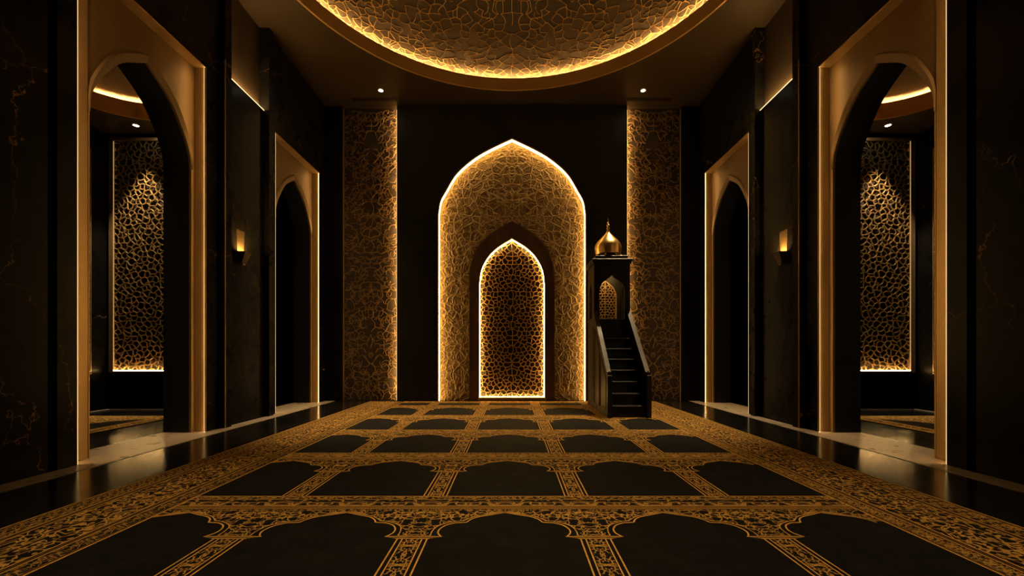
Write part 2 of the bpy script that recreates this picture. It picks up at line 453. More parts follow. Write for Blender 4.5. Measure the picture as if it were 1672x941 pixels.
for s, side in SIDES:
    px = lambda x: s * x
    def B(x0, x1, y0, y1, z0, z1, m='wall'):
        q = MB(); q.box(s * x0, s * x1, y0, y1, z0, z1); struct('wall_' + side, q, M[m])
    B(XW, XB, YF, 3.555, 0, ZC)                    # near slab
    B(XW + .12, XB, 3.555, 3.63, 0, ZC)            # shadow groove
    B(XW, XB, 3.63, D0, 0, ZC)                     # pier before the near arch
    B(XW, XB, D0, D1, ZH, ZC)                      # over the near arch
    B(XW, XB, D1, 5.65, 0, ZC)
    B(3.78, XB, 5.65, 5.78, 0, ZC)                 # pier with the gold arris
    B(XW + .10, XB, 5.78, 6.70, 0, ZC, 'bay')      # behind the sconce slab
    B(3.795, XB, 6.70, 6.82, 0, ZC)
    B(XW, XB, 6.82, D0 + PITCH, 0, ZC)
    B(XW, XB, D0 + PITCH, D1 + PITCH, ZH, ZC)
    B(XW, XB, D1 + PITCH, 9.1, 0, ZC)

    # slab with the sconce, a lit ledge along its top
    t = thing('wall_slab', 'dark polished wall slab with glowing top ledge behind the %s sconce' % side, 'wall panel', (s * (XW + .02), 6.24, 0), 'wall slabs behind the sconces')
    sl = MB(); sl.bbox(s * (XW + .02), s * (XW + .098), 5.782, 6.698, .004, 4.78, .005)
    sl.build('slab', M['wall_satin'], t)
    le = MB(); le.box(s * (XW + .048), s * (XW + .080), 5.785, 6.695, 4.781, 4.787)
    le.build('light_strip', M['led_ledge'], t)
    le = MB(); le.box(s * (XW + .0195), s * (XW + .0235), 5.785, 6.695, 4.7805, 4.788); le.build('edge_glow', M['led_edge'], t)
    # gold arris
    a = MB(); a.box(s * 3.774, s * 3.786, 5.644, 5.656, .004, 4.86)
    o = a.build('corner_trim', M['gold'])
    tag(o, 'thin gold edge strip up the dark pier left of the %s sconce' % side if s < 0 else 'thin gold edge strip up the dark pier right of the right sconce', 'edge trim', 'gold edge strips on the piers')

    for k, which in ((0, 'near'), (1, 'far')):
        dy = k * PITCH
        yc = (O0 + O1) / 2 + dy; hw = (O1 - O0) / 2
        lab = ('tall gold arched portal on the near %s, open to a lit side chamber' if k == 0 else 'tall gold arched portal on the far %s, dark inside, beside the back wall') % side
        t = thing('arched_portal', lab, 'archway', (s * XP, yc, 0), 'gold arched portals')
        half = arch_half(hw, ZS, ZA)
        hole = [(hw, .004)] + sym(half) + [(-hw, .004)]
        y0, y1 = D0 + dy, D1 + dy
        # outline in (y offset, z), the opening notched up from the floor
        e_ = .0015
        outline = [(y1 - yc - e_, .004)] + [(y1 - yc - e_, ZH - e_), (y0 - yc + e_, ZH - e_), (y0 - yc + e_, .004)] + list(reversed(hole))
        put = lambda u, v, d: (s * d, yc + u, v)
        g = MB(); g.prism(outline, [], put, XP, XP + .02); g.build('face_plate', M['gold_plate'], t)
        g = MB(); g.prism(outline, [], put, XP + .0205, XB - .002, smooth=False); g.build('reveal', M['reveal'], t)
        # swelling archivolt, fading out at the springing
        g = MB(); I = []; Om = []; Ox = []
        H = sym(half); nH = len(H)
        for i, (u, v) in enumerate(H):
            q = max(0, (v - ZS) / (ZA - ZS)); th = .012 + .088 * math.sin(q * PI / 2)
            a0 = H[max(0, i - 1)]; b0 = H[min(nH - 1, i + 1)]
            tx, tz = b0[0] - a0[0], b0[1] - a0[1]; l = math.hypot(tx, tz); nx, nz = tz / l, -tx / l
            if abs(u) < 1e-6: nx, nz = 0, 1
            I.append((u, v)); Om.append((u + nx * th * .8, v + nz * th * .8)); Ox.append((u + nx * th, v + nz * th))
        P = lambda L, d: [put(u, v, d) for u, v in L]
        g.band(P(I, XP + .01), P(I, XP - .012), 1); g.band(P(I, XP - .012), P(Om, XP - .026)); g.band(P(Om, XP - .026), P(Ox, XP - .001))
        g.build('archivolt', [M['gold_plate'], M['gold']], t)
        # bead up both jambs below the springing
        for e in (-hw - .006, hw + .006):
            g = MB(); g.bbox(s * (XP - .012), s * (XP + .0), yc + e - .006, yc + e + .006, .004, ZS, .002); g.build('jamb_bead', M['gold'], t)
        # gold pilaster on the camera side of the opening
        g = MB(); g.bbox(s * (XP - .012), s * XP, y0 + .012, yc - hw - .016, .004, ZH - .016, .004); g.build('pilaster', M['gold'], t)
        # lining of the recess
        g = MB(); g.bbox(s * (XW + .002), s * (XP - .001), y1 - .014, y1 - .0015, .004, ZH - .0015, .003); g.build('far_lining', M['gold'], t)
        g = MB(); g.bbox(s * (XW + .002), s * (XP - .001), y0 + .0015, y0 + .012, .004, ZH - .0015, .003); g.build('near_lining', M['gold'], t)
        g = MB(); g.bbox(s * (XW + .002), s * (XP - .001), y0 + .013, y1 - .015, ZH - .015, ZH - .0015, .003); g.build('head_lining', M['gold'], t)
        # light strips tucked behind a thin fin, added to hide them, at the outer edge of the lining
        g = MB(); g.box(s * (XW + .002), s * (XW + .006), y1 - .040, y1 - .0145, .006, ZH - .02); g.build('edge_fin', M['gold'], t)
        g = MB(); g.box(s * (XW + .007), s * (XW + .017), y1 - .026, y1 - .0145, .006, ZH - .02); g.build('light_strip', M['led_portal'], t)
        g = MB(); g.box(s * (XW + .062), s * (XW + .078), y0 + .0125, y0 + .020, .006, ZH - .02); g.build('light_strip', M['led_portal'], t)
        for yy in (y0 + .0125, y1 - .0445):
            g = MB(); g.box(s * (XW + .0015), s * (XW + .0055), yy, yy + .004, .006, ZH - .02); g.build('edge_glow', M['led_line'], t)

    # ---- sconce
    t = thing('wall_sconce', 'small tapered dark box sconce throwing light upward on the %s wall' % side, 'wall lamp', (s * (XW + .02), 6.11, 2.28), 'wall sconces')
    x0, x1 = XW + .019, 3.755
    g = MB()
    top = [(x0, 6.03), (x1, 6.03), (x1, 6.19), (x0, 6.19)]; bot = [(x0, 6.065), (x0 - .05, 6.065), (x0 - .05, 6.155), (x0, 6.155)]
    ti = [(x0 - .008, 6.04), (x1 + .008, 6.04), (x1 + .008, 6.18), (x0 - .008, 6.18)]
    Z = lambda L, z: [(s * x, y, z) for x, y in L]
    g.add(Z(bot, 2.27) + Z(top, 2.43) + Z(ti, 2.43) + Z(ti, 2.40),
          [(3, 2, 1, 0)] + [(i, (i + 1) % 4, 4 + (i + 1) % 4, 4 + i) for i in range(4)]
          + [(4 + i, 4 + (i + 1) % 4, 8 + (i + 1) % 4, 8 + i) for i in range(4)] + [(8 + i, 8 + (i + 1) % 4, 12 + (i + 1) % 4, 12 + i) for i in range(4)] + [(12, 13, 14, 15)])
    g.build('lamp_shade', M['bronze'], t)
    g = MB(); g.bbox(s * (x0 - .012), s * (x1 + .012), 6.05, 6.17, 2.402, 2.414, .003); g.build('lamp', M['sconce_lamp'], t)
    g = MB(); g.add([(s * (x0 - .001), y, z) for y, z in ((6.045, 2.30), (6.175, 2.30), (6.20, 2.74), (6.02, 2.74))] + [(s * (x0 + .0005), y, z) for y, z in ((6.045, 2.30), (6.175, 2.30), (6.20, 2.74), (6.02, 2.74))], [(0, 1, 2, 3), (7, 6, 5, 4), (0, 4, 5, 1), (1, 5, 6, 2), (2, 6, 7, 3), (3, 7, 4, 0)]); g.build('back_plate', M['plate'], t)  # added above the shade to catch and shape the upward glow
    g = MB(); g.bbox(s * (x0 - .02), s * (x0 - .056), 6.085, 6.135, 2.245, 2.268, .004); g.build('finial', M['gold'], t)

# ------------------------------------------------------------------ back wall
w = MB()
HX = 2.363
half_o = spline([(1.508, 3.84), (1.465, 4.10), (1.357, 4.306), (1.13, 4.67), (.79, 4.97), (.465, 5.165), (0, 5.387)], 8)
hole = [(1.508, 0)] + sym(half_o) + [(-1.508, 0)]
putb = lambda u, v, d: (u, d, v)
outl = [(HX, 0), (HX, ZC), (-HX, ZC), (-HX, 0)] + list(reversed(hole))
w.prism(outl, [], putb, YB, YB + .13)
struct('wall_back', w, M['back_black'])
w = MB(); w.box(-4.4, 4.4, YR + .172, YR + .30, 0, ZC); struct('wall_back', w, M['wall_satin'])
for s in (-1, 1):
    w = MB(); w.box(s * 3.515, s * XW, YB + .04, YR + .16, 0, ZC); struct('wall_back', w, M['wall_satin'])     # corner piers

# ornament panels either side
def in_panel(u, v): return abs(u) < .545 and .02 < v < ZC - .03
for s, side in SIDES:
    cx = s * (HX + 3.515) / 2; hw = (3.515 - HX) / 2
    t = thing('ornament_panel', 'tall dark panel of raised curling gold lines ' + ('left of the arched prayer niche' if s < 0 else 'right of the niche, behind the pulpit'), 'wall panel', (cx, YR, 0), 'ornament panels on the back wall')
    g = MB(); g.box(cx - hw + .002, cx + hw - .002, YR + .002, YR + .158, .002, ZC - .004); g.build('backing', M['panel_brown'], t)
    g = MB(); rr = random.Random(21)
    put2 = lambda u, v: ((cx + max(-hw + .012, min(hw - .012, u)), YR + .002, max(.012, min(ZC - .02, v))), (0, -1, 0))
    ins = lambda u, v: abs(u) < hw - .02 and .02 < v < ZC - .03
    tracery(g, seeds_rect(hw, ZC, .16, .42, rnd=rr), ins, put2, .009, .018, bend=.35, drop=.30)
    cs = []
    for k in range(300):
        a0 = rr.uniform(0, 6.28); cs.append((rr.uniform(0, hw), rr.uniform(0, ZC), rr.uniform(.03, .12), a0, a0 + rr.uniform(1.2, 3.8)))
    rings(g, cs, ins, put2, .008, .016)
    g.build('raised_scrollwork', M['tracery_dim'], t)
    g = MB(); xs = cx + s * (hw - .012); g.bbox(xs - .010, xs + .010, YR - .03, YR + .001, .002, ZC - .004, .003); g.build('edge_bead', M['gold'], t)
    g = MB(); xe = s * (HX + .036); g.box(s * (HX + .001), s * (HX + .0085), YR - .100, YR - .097, .004, ZC - .02); g.build('edge_fin', M['gold'], t)  # unseen fin added to keep the strip's light off the side walls
    g = MB(); g.box(s * (HX + .001), s * (HX + .0085), YR - .0968, YR - .096, .005, ZC - .021); g.build('light_strip', M['led_panel'], t)
    g = MB(); g.box(xe, xe + s * .006, YR - .004, YR + .001, .004, ZC - .02); g.build('edge_glow', M['led_line'], t)

# ------------------------------------------------------------------ the arched prayer niche in the back wall
t = thing('prayer_niche', 'tall pointed gold prayer niche outlined in light at the centre of the back wall', 'prayer niche', (0, YR, 0))
half_f = spline([(.885, 2.62), (.86, 2.82), (.73, 3.17), (.42, 3.48), (0, 3.735)], 8)      # outside of the inner frame
half_i = spline([(.680, 2.42), (.635, 2.72), (.49, 2.99), (.285, 3.19), (0, 3.365)], 8)    # its opening
hole_f = [(.885, .0)] + sym(half_f) + [(-.885, .0)]
hole_i = [(.680, .07)] + sym(half_i) + [(-.680, .07)]
YN = YR - .005
big = [(1.507, .002)] + sym([(x * .9995, z - .001) for x, z in half_o]) + [(-1.507, .002)]
g = MB(); g.prism(big, [hole_i], putb, YN, YN + .05); g.build('gold_ground', M['relief'], t)
# frame of the inner arch: flat dark bronze band with a raised lip
outl = [(.885, .0045)] + sym(half_f) + [(-.885, .0045)]
g = MB(); g.prism(outl, [hole_i], putb, YN - .045, YN - .0005)
lip_in = [(u * .975, v - .018 if v > .1 else v) for u, v in outl]
g.build('inner_frame', M['frame_bronze'], t)
g = MB(); g.prism(outl, [lip_in], putb, YN - .060, YN - .0455); g.build('frame_lip', M['frame_bronze'], t)
# recessed pocket with pierced tracery
g = MB()
hi = hole_i; k = len(hi)
g.prism([(u * 1.06, v + (.03 if v > .1 else -.03)) for u, v in hi], [], putb, YN + .145, YN + .165)
g.build('pocket_back', M['backing'], t)
g = MB(); a_ = [putb(u, v, YN + .051) for u, v in hi]; b_ = [putb(u, v, YN + .145) for u, v in hi]
g.band(a_, b_, closed=True); g.build('pocket_side', M['gold'], t)
def in_arch(half, foot):
    lut = sorted(((z, x) for x, z in half))
    def f(u, v):
        if v < foot or v > lut[-1][0]: return False
        if v <= lut[0][0]: return abs(u) < lut[0][1]
        for (za, xa), (zb, xb) in zip(lut, lut[1:]):
            if za <= v <= zb: return abs(u) < xa + (xb - xa) * (v - za) / max(1e-6, zb - za)
        return False
    return f
g = MB(); rr = random.Random(5)
tracery(g, seeds_rect(.7, 3.4, .096, .36, rnd=rr), in_arch(half_i, .09), lambda u, v: ((u, YN + .128, v), (0, -1, 0)), .0145, .026, bend=.2)
g.build('pierced_tracery', M['tracery'], t)
# sill
g = MB(); g.bbox(-.69, .69, YN - .075, YN + .05, .006, .068, .006); g.build('sill', M['gold'], t)
# light strips along both outlines
def strip_along(L, y0, y1, off):
    mb = MB(); n = len(L); A = []; Bm = []
    for i, (u, v) in enumerate(L):
        a0 = L[max(0, i - 1)]; b0 = L[min(n - 1, i + 1)]
        tx, tz = b0[0] - a0[0], b0[1] - a0[1]; l = math.hypot(tx, tz); nx, nz = tz / l, -tx / l
        if abs(u) < 1e-6: nx, nz = 0, 1
        A.append((u - nx * off[0], v - nz * off[0])); Bm.append((u - nx * off[1], v - nz * off[1]))
    P = lambda Q, y: [(u, y, v) for u, v in Q]
    mb.band(P(A, y0), P(Bm, y0)); mb.band(P(Bm, y0), P(Bm, y1)); mb.band(P(Bm, y1), P(A, y1)); mb.band(P(A, y1), P(A, y0))
    return mb
Lo = [(1.508, .006)] + sym(half_o) + [(-1.508, .006)]
strip_along(Lo, YN - .110, YN - .015, (.001, .007)).build('light_strip', M['led_niche'], t)
Li = [(.680, .072)] + sym(half_i) + [(-.680, .072)]
strip_along(Li, YN + .052, YN + .072, (.001, .008)).build('light_strip', M['led_pocket'], t)
g = MB(); g.box(-.66, .66, YN + .052, YN + .072, .072, .080); g.build('light_strip', M['led_pocket'], t)
# lip round the great arch on the wall face
g = MB(); rim_in = [(1.509, .006)] + sym([(x * 1.0006, z + .001) for x, z in half_o]) + [(-1.509, .006)]
def offs(half, d): return [(x + d * (1 if z < 3.9 else max(0, min(1, x / 1.2))), z + d * (0 if z <= 3.84 else min(1, (z - 3.84) / .6) * 1.15)) for x, z in half]
rim_out = [(1.509 + .155, .006)] + sym(offs(half_o, .155)) + [(-1.509 - .155, .006)]
outl = rim_out + list(reversed(rim_in))
g.prism(outl, [], putb, YB - .012, YB - .0005); g.build('outer_frame', M['back_black'], t)
rim2 = [(1.509 + .022, .006)] + sym(offs(half_o, .022)) + [(-1.509 - .022, .006)]
g = MB(); g.prism(rim2 + list(reversed(rim_in)), [], putb, YB - .018, YB - .0125); g.build('edge_bead', M['bronze'], t)

# ------------------------------------------------------------------ ceiling and its dome
def ceiling_hole(x0, x1, y0, y1, z, th, c, r, seg=96):
    mb = MB(); circ = [(c[0] + r * math.cos(2 * PI * k / seg), c[1] + r * math.sin(2 * PI * k / seg)) for k in range(seg)]
    mb.prism([(x0, y0), (x1, y0), (x1, y1), (x0, y1)], [circ], lambda u, v, d: (u, v, d), z, z + th); return mb
DC = (0, 5.0); DR = 3.285; DH = .225
struct('ceiling', ceiling_hole(-XB, XB, YF, 9.25, ZC + .001, .12, DC, DR + .03), M['ceiling'])

def cove_dome(t, c, r, z, h, rise, ledge, strip_mat, seg=128, pattern=None, skin=None):
    """fascia ring, hidden ledge with a light strip, shallow dome above"""
    g = MB(); pr = [(r + .029, z - .004), (r, z - .004), (r, z + h), (r + .012, z + h), (r + .012, z + .13), (r + .029, z + .13)]
    g.lathe((c[0], c[1], 0), pr, seg); o = g.build('fascia', M['fascia'], t)
    for p in o.data.polygons: p.use_smooth = False
    g = MB(); g.lathe((c[0], c[1], 0), [(r + .0125, z + h - .03), (r + ledge, z + h - .03)], seg); g.build('ledge', M['fascia'], t)
    g = MB(); g.lathe((c[0], c[1], 0), [(r + .0125, z + h - .028), (r + .0145, z + h - .028), (r + .0145, z + h - .003), (r + .0125, z + h - .003)], seg); g.build('light_strip', strip_mat, t)
    Rd = r + ledge; z0 = z + h - .03
    zz = lambda rr_: z0 + rise * math.sqrt(max(0, 1 - (rr_ / Rd) ** 2))
    prof = [(Rd * math.sin(PI / 2 * (1 - k / 24)), z0 + rise * math.cos(PI / 2 * (1 - k / 24))) for k in range(25)]
    prof[-1] = (.001, prof[-1][1])
    g = MB(); g.lathe((c[0], c[1], 0), prof, seg); g.build('shell', skin or M['dome_skin'], t)
    if pattern:
        cell, wd, dp, seed = pattern
        rr = random.Random(seed); g = MB()
        # seeds in (polar-mapped) plan; arc length keeps the cells even up the steep rim
        def put(u, v):
            rad = math.hypot(u, v); a = math.atan2(v, u)
            ph = min(1, rad / Ra) * PI / 2
            pr_, pz = Rd * math.sin(ph), z0 + rise * math.cos(ph)
            nx, nz = math.sin(ph) / Rd, math.cos(ph) / rise
            l = math.hypot(nx, nz); nx, nz = -nx / l, -nz / l
            return ((c[0] + pr_ * math.cos(a), c[1] + pr_ * math.sin(a), pz), (nx * math.cos(a), nx * math.sin(a), nz))
        Ra = Rd * 1.08
        sd = [(p[0], p[1] - Ra) for p in seeds_rect(Ra, 2 * Ra, cell, .62, rnd=rr)]
        tracery(g, sd, lambda u, v: math.hypot(u, v) < Ra * .995, put, wd, dp, bend=.14, drop=.16)
        cs = []
        for k in range(160):
            a0 = rr.uniform(0, 6.28); cs.append((rr.uniform(0, Ra), rr.uniform(-Ra, Ra), rr.uniform(.05, .13), a0, a0 + rr.uniform(1.2, 2.6)))
        rings(g, cs, lambda u, v: math.hypot(u, v) < Ra * .99, put, wd * .8, dp * .8)
        g.build('branching_tracery', M['screen'], t)

t = thing('ceiling_dome', 'large round ceiling dome with branching gold lines and glowing rim', 'dome', (DC[0], DC[1], ZC))
cove_dome(t, DC, DR, ZC, DH, 1.10, .11, M['led_dome'], pattern=(.135, .0095, .013, 11))

# ------------------------------------------------------------------ downlights and vents
def downlight(x, y, z, label, watts, size, group, col=(1, .70, .36), tilt=None, blend=.6):
    t = thing('downlight', label, 'ceiling light', (x, y, z), group)
    g = MB(); g.lathe((x, y, z), [(.058, -.0005), (.056, -.008), (.042, -.010), (.040, -.003)], 24); g.build('trim_ring', M['trim_white'], t)
    g = MB(); g.lathe((x, y, z), [(.0395, -.004), (.001, -.004)], 20); g.build('lamp', M['lamp'], t)
    L = bpy.data.lights.new('downlight_beam', 'SPOT'); L.energy = watts; L.color = col; L.spot_size = math.radians(size); L.spot_blend = blend; L.shadow_soft_size = .03
    o = bpy.data.objects.new('downlight_beam', L); COL.objects.link(o); o.parent = t; o.location = (0, 0, -.02)
    if tilt: o.rotation_euler = tilt
    return t
for s, side in SIDES:
    downlight(s * 2.54, 8.30, ZC, 'small round downlight in the ceiling above the %s ornament panel' % side, 1150, 48, 'ceiling downlights', blend=1.0, tilt=(math.radians(-11), 0, 0))
    t = thing('air_vent', 'long narrow slot vent in the ceiling behind the %s downlight' % side, 'vent', (s * 2.75, 8.59, ZC), 'ceiling slot vents')
    g = MB(); x0, x1 = s * 2.75 - .45, s * 2.75 + .45
    g.box(x0, x1, 8.54, 8.552, ZC - .010, ZC - .0005); g.box(x0, x1, 8.628, 8.64, ZC - .010, ZC - .0005); g.box(x0, x0 + .012, 8.552, 8.628, ZC - .010, ZC - .0005); g.box(x1 - .012, x1, 8.552, 8.628, ZC - .010, ZC - .0005)
    g.build('vent_frame', M['vent'], t)
    for q in range(3):
        g = MB(); yy = 8.562 + q * .024; g.box(x0 + .013, x1 - .013, yy, yy + .008, ZC - .009, ZC - .0005); g.build('slat', M['vent'], t)
# unseen downlights added outside the camera's view to light the carpet
def aim(x, y, tx, ty):
    d = Vector((tx - x, ty - y, -ZC)); return d.to_track_quat('-Z', 'Y').to_euler()
for x, y, tx, ty, e, sz, lab in ((-2.95, 1.9, -1.2, 2.4, 520, 46, 'downlight in the ceiling near the left front corner of the dome'), (2.95, 1.9, 1.2, 2.4, 520, 46, 'downlight in the ceiling near the right front corner of the dome'),
                                 (-3.5, 5.6, -1.3, 5.9, 700, 40, 'downlight in the ceiling beside the left rim of the dome'), (3.5, 5.6, 1.3, 5.9, 700, 40, 'downlight in the ceiling beside the right rim of the dome')):
    downlight(x, y, ZC, 'small round ' + lab, e, sz, 'ceiling downlights', tilt=aim(x, y, tx, ty), blend=.9)

# ------------------------------------------------------------------ side chambers
for s, side in SIDES:
    def W(*a):
        q = MB(); q.box(*a); struct('chamber_wall_' + side, q, M['wall'])
    W(s * CH_X, s * (CH_X + .15), CH_Y0, 10.2, 0, CH_Z + .6)
    W(s * XB, s * CH_X, CH_Y0 - .15, CH_Y0, 0, CH_Z + .6)
    W(s * (XB + .0), s * CH_X, CH_Y1, CH_Y1 + .10, 0, CH_Z + .6)
    W(s * XB, s * CH_X, 10.05, 10.2, 0, CH_Z + .6)
    W(s * XB, s * (XB + .02), 9.1, 10.05, 0, CH_Z + .6)
    g = MB(); xa, xb = sorted((s * XB, s * CH_X)); g.box(xa, xb, CH_Y0, 10.05, -.05, -.0005); struct('chamber_floor_' + side, g, M['floor'])
    cc = (s * 5.72, 6.0)
    mb = ceiling_hole(xa, xb, CH_Y0, CH_Y1, CH_Z, .10, cc, 1.03, 64)
    mb.box(xa, xb, CH_Y1 + .10, 10.05, CH_Z, CH_Z + .1)
    struct('chamber_ceiling_' + side, mb, M['ceiling'])
    t = thing('ceiling_ring', 'small round glowing ceiling recess in the %s side chamber' % side, 'dome', (cc[0], cc[1], CH_Z), 'glowing ceiling rings in the side chambers')
    cove_dome(t, cc, 1.0, CH_Z, .25, .20, .10, M['led_ring'], seg=64, skin=M['ceiling'])
    # skirting line of pale stone
    g = MB(); xa, xb = sorted((s * (XB + .02), s * (CH_X - .05))); g.box(xa, xb, CH_Y1 - .05, CH_Y1 - .0005, .0005, .014)
    xa, xb = sorted((s * (CH_X - .05), s * (CH_X - .0005))); g.box(xa, xb, CH_Y0, CH_Y1 - .0505, .0005, .014)
    struct('baseboard_' + side, g, M['stone'])
    # gilt lattice screen on the end wall
    x_in, x_out = 4.95, 7.0; zb, zt = .655, 4.735
    cx = s * (x_in + x_out) / 2; hw = (x_out - x_in) / 2
    t = thing('lattice_screen', 'tall gilt lattice screen on the end wall of the %s side chamber' % side, 'screen', (cx, CH_Y1, zb), 'gilt lattice screens in the side chambers')
    yb = CH_Y1 - .09
    g = MB(); o_ = [(-hw, zb), (hw, zb), (hw, zt), (-hw, zt)]; i_ = [(-hw + .075, zb + .028), (hw - .075, zb + .028), (hw - .075, zt - .05), (-hw + .075, zt - .05)]
    pc = lambda u, v, d: (cx + u, d, v)
    g.prism(o_, [i_], pc, yb, CH_Y1 - .0005); g.build('screen_frame', M['gold'], t)
    g = MB(); g.box(cx - hw + .074, cx + hw - .074, CH_Y1 - .012, CH_Y1 - .001, zb + .027, zt - .049); g.build('backing', M['backing'], t)
    g = MB(); rr = random.Random(31)
    def inl(u, v): return abs(u) < hw - .07 and .025 < v < zt - zb - .045
    tracery(g, seeds_rect(hw, zt - zb, .098, .40, rnd=rr), inl, lambda u, v: ((cx + u, yb + .045, zb + v), (0, -1, 0)), .0165, .018, bend=.28)
    g.build('lattice', M['screen'], t)
    g = MB(); g.box(cx - hw + .08, cx + hw - .08, yb + .002, yb + .014, zb + .0285, zb + .034); g.build('light_strip', M['led_screen'], t)
    g = MB(); xo = cx + s * (hw - .0755); g.box(xo - .003, xo + .003, yb + .006, yb + .014, zb + .04, zt - .06); g.build('edge_glow', M['led_dim'], t)
    # narrow lattice inlay on the outer wall
    g = MB()
    t = thing('lattice_inlay', 'narrow dark lattice inlay on the outer wall of the %s side chamber' % side, 'wall panel', (s * CH_X, 6.8, .655), 'lattice inlays in the side chambers')
    g.box(s * (CH_X - .012), s * (CH_X - .001), 6.44, 7.16, .655, 4.4); g.build('backing', M['wall_satin'], t)
    g = MB(); rr = random.Random(33)
    tracery(g, seeds_rect(.36, 3.745, .15, .35, rnd=rr), lambda u, v: abs(u) < .355 and .005 < v < 3.74, lambda u, v: ((s * (CH_X - .012), 6.80 + u, .655 + v), (-s, 0, 0)), .018, .012, bend=.25)
    g.build('lattice', M['tracery_dim'], t)
    fr_ = MB()
    for a_, b_, c_, d_ in ((6.425, 6.4395, .64, 4.415), (7.1605, 7.175, .64, 4.415), (6.44, 7.16, .64, .6545), (6.44, 7.16, 4.4005, 4.415)): fr_.box(s * (CH_X - .02), s * (CH_X - .0005), a_, b_, c_, d_)
    fr_.build('inlay_frame', M['gold'], t)
    downlight(s * 6.28, 7.16, CH_Z, 'small round downlight in the %s side chamber, above the lattice screen' % side, 480, 46, 'side chamber downlights', col=(1, .76, .46), tilt=(math.radians(4), s * -math.radians(5), 0))
    downlight(s * 5.25, 5.15, CH_Z, 'small round downlight in the %s side chamber, just inside the near portal' % side, 300, 62, 'side chamber downlights', tilt=(0, 0, 0), blend=1.0)  # unseen extra downlight added to light the chamber carpet

# ------------------------------------------------------------------ carpets
def ribbon(mb, pts, w, z, m):
    n = len(pts); A = []; Bq = []
    for i, (x, y) in enumerate(pts):
        a = pts[max(0, i - 1)]; b = pts[min(n - 1, i + 1)]
        tx, ty = b[0] - a[0], b[1] - a[1]; l = math.hypot(tx, ty) or 1
        nx, ny = -ty / l * w / 2, tx / l * w / 2
        A.append((x + nx, y + ny, z)); Bq.append((x - nx, y - ny, z))
    mb.band(A, Bq, m)
def rect(mb, x0, x1, y0, y1, z, m):
    mb.add([(x0, y0, z), (x1, y0, z), (x1, y1, z), (x0, y1, z)], [(0, 1, 2, 3)], m)

CARPET_MATS = [M['pile'], M['orn'], M['orn_strip'], M['orn_band'], M['orn_edge'], M['orn_guard'], M['yarn'], M['yarn_dim']]
INNER = spline([(.341, -.648), (.364, -.600), (.362, -.549), (.334, -.496), (.285, -.463)], 5) + spline([(.222, -.455), (.198, -.408), (.154, -.370), (.08, -.338), (0, -.302)], 5)
OUTER = spline([(.399, -.636), (.400, -.585), (.385, -.520), (.345, -.475), (.285, -.440)], 5) + spline([(.243, -.432), (.205, -.388), (.156, -.352), (.08, -.322), (0, -.284)], 5)

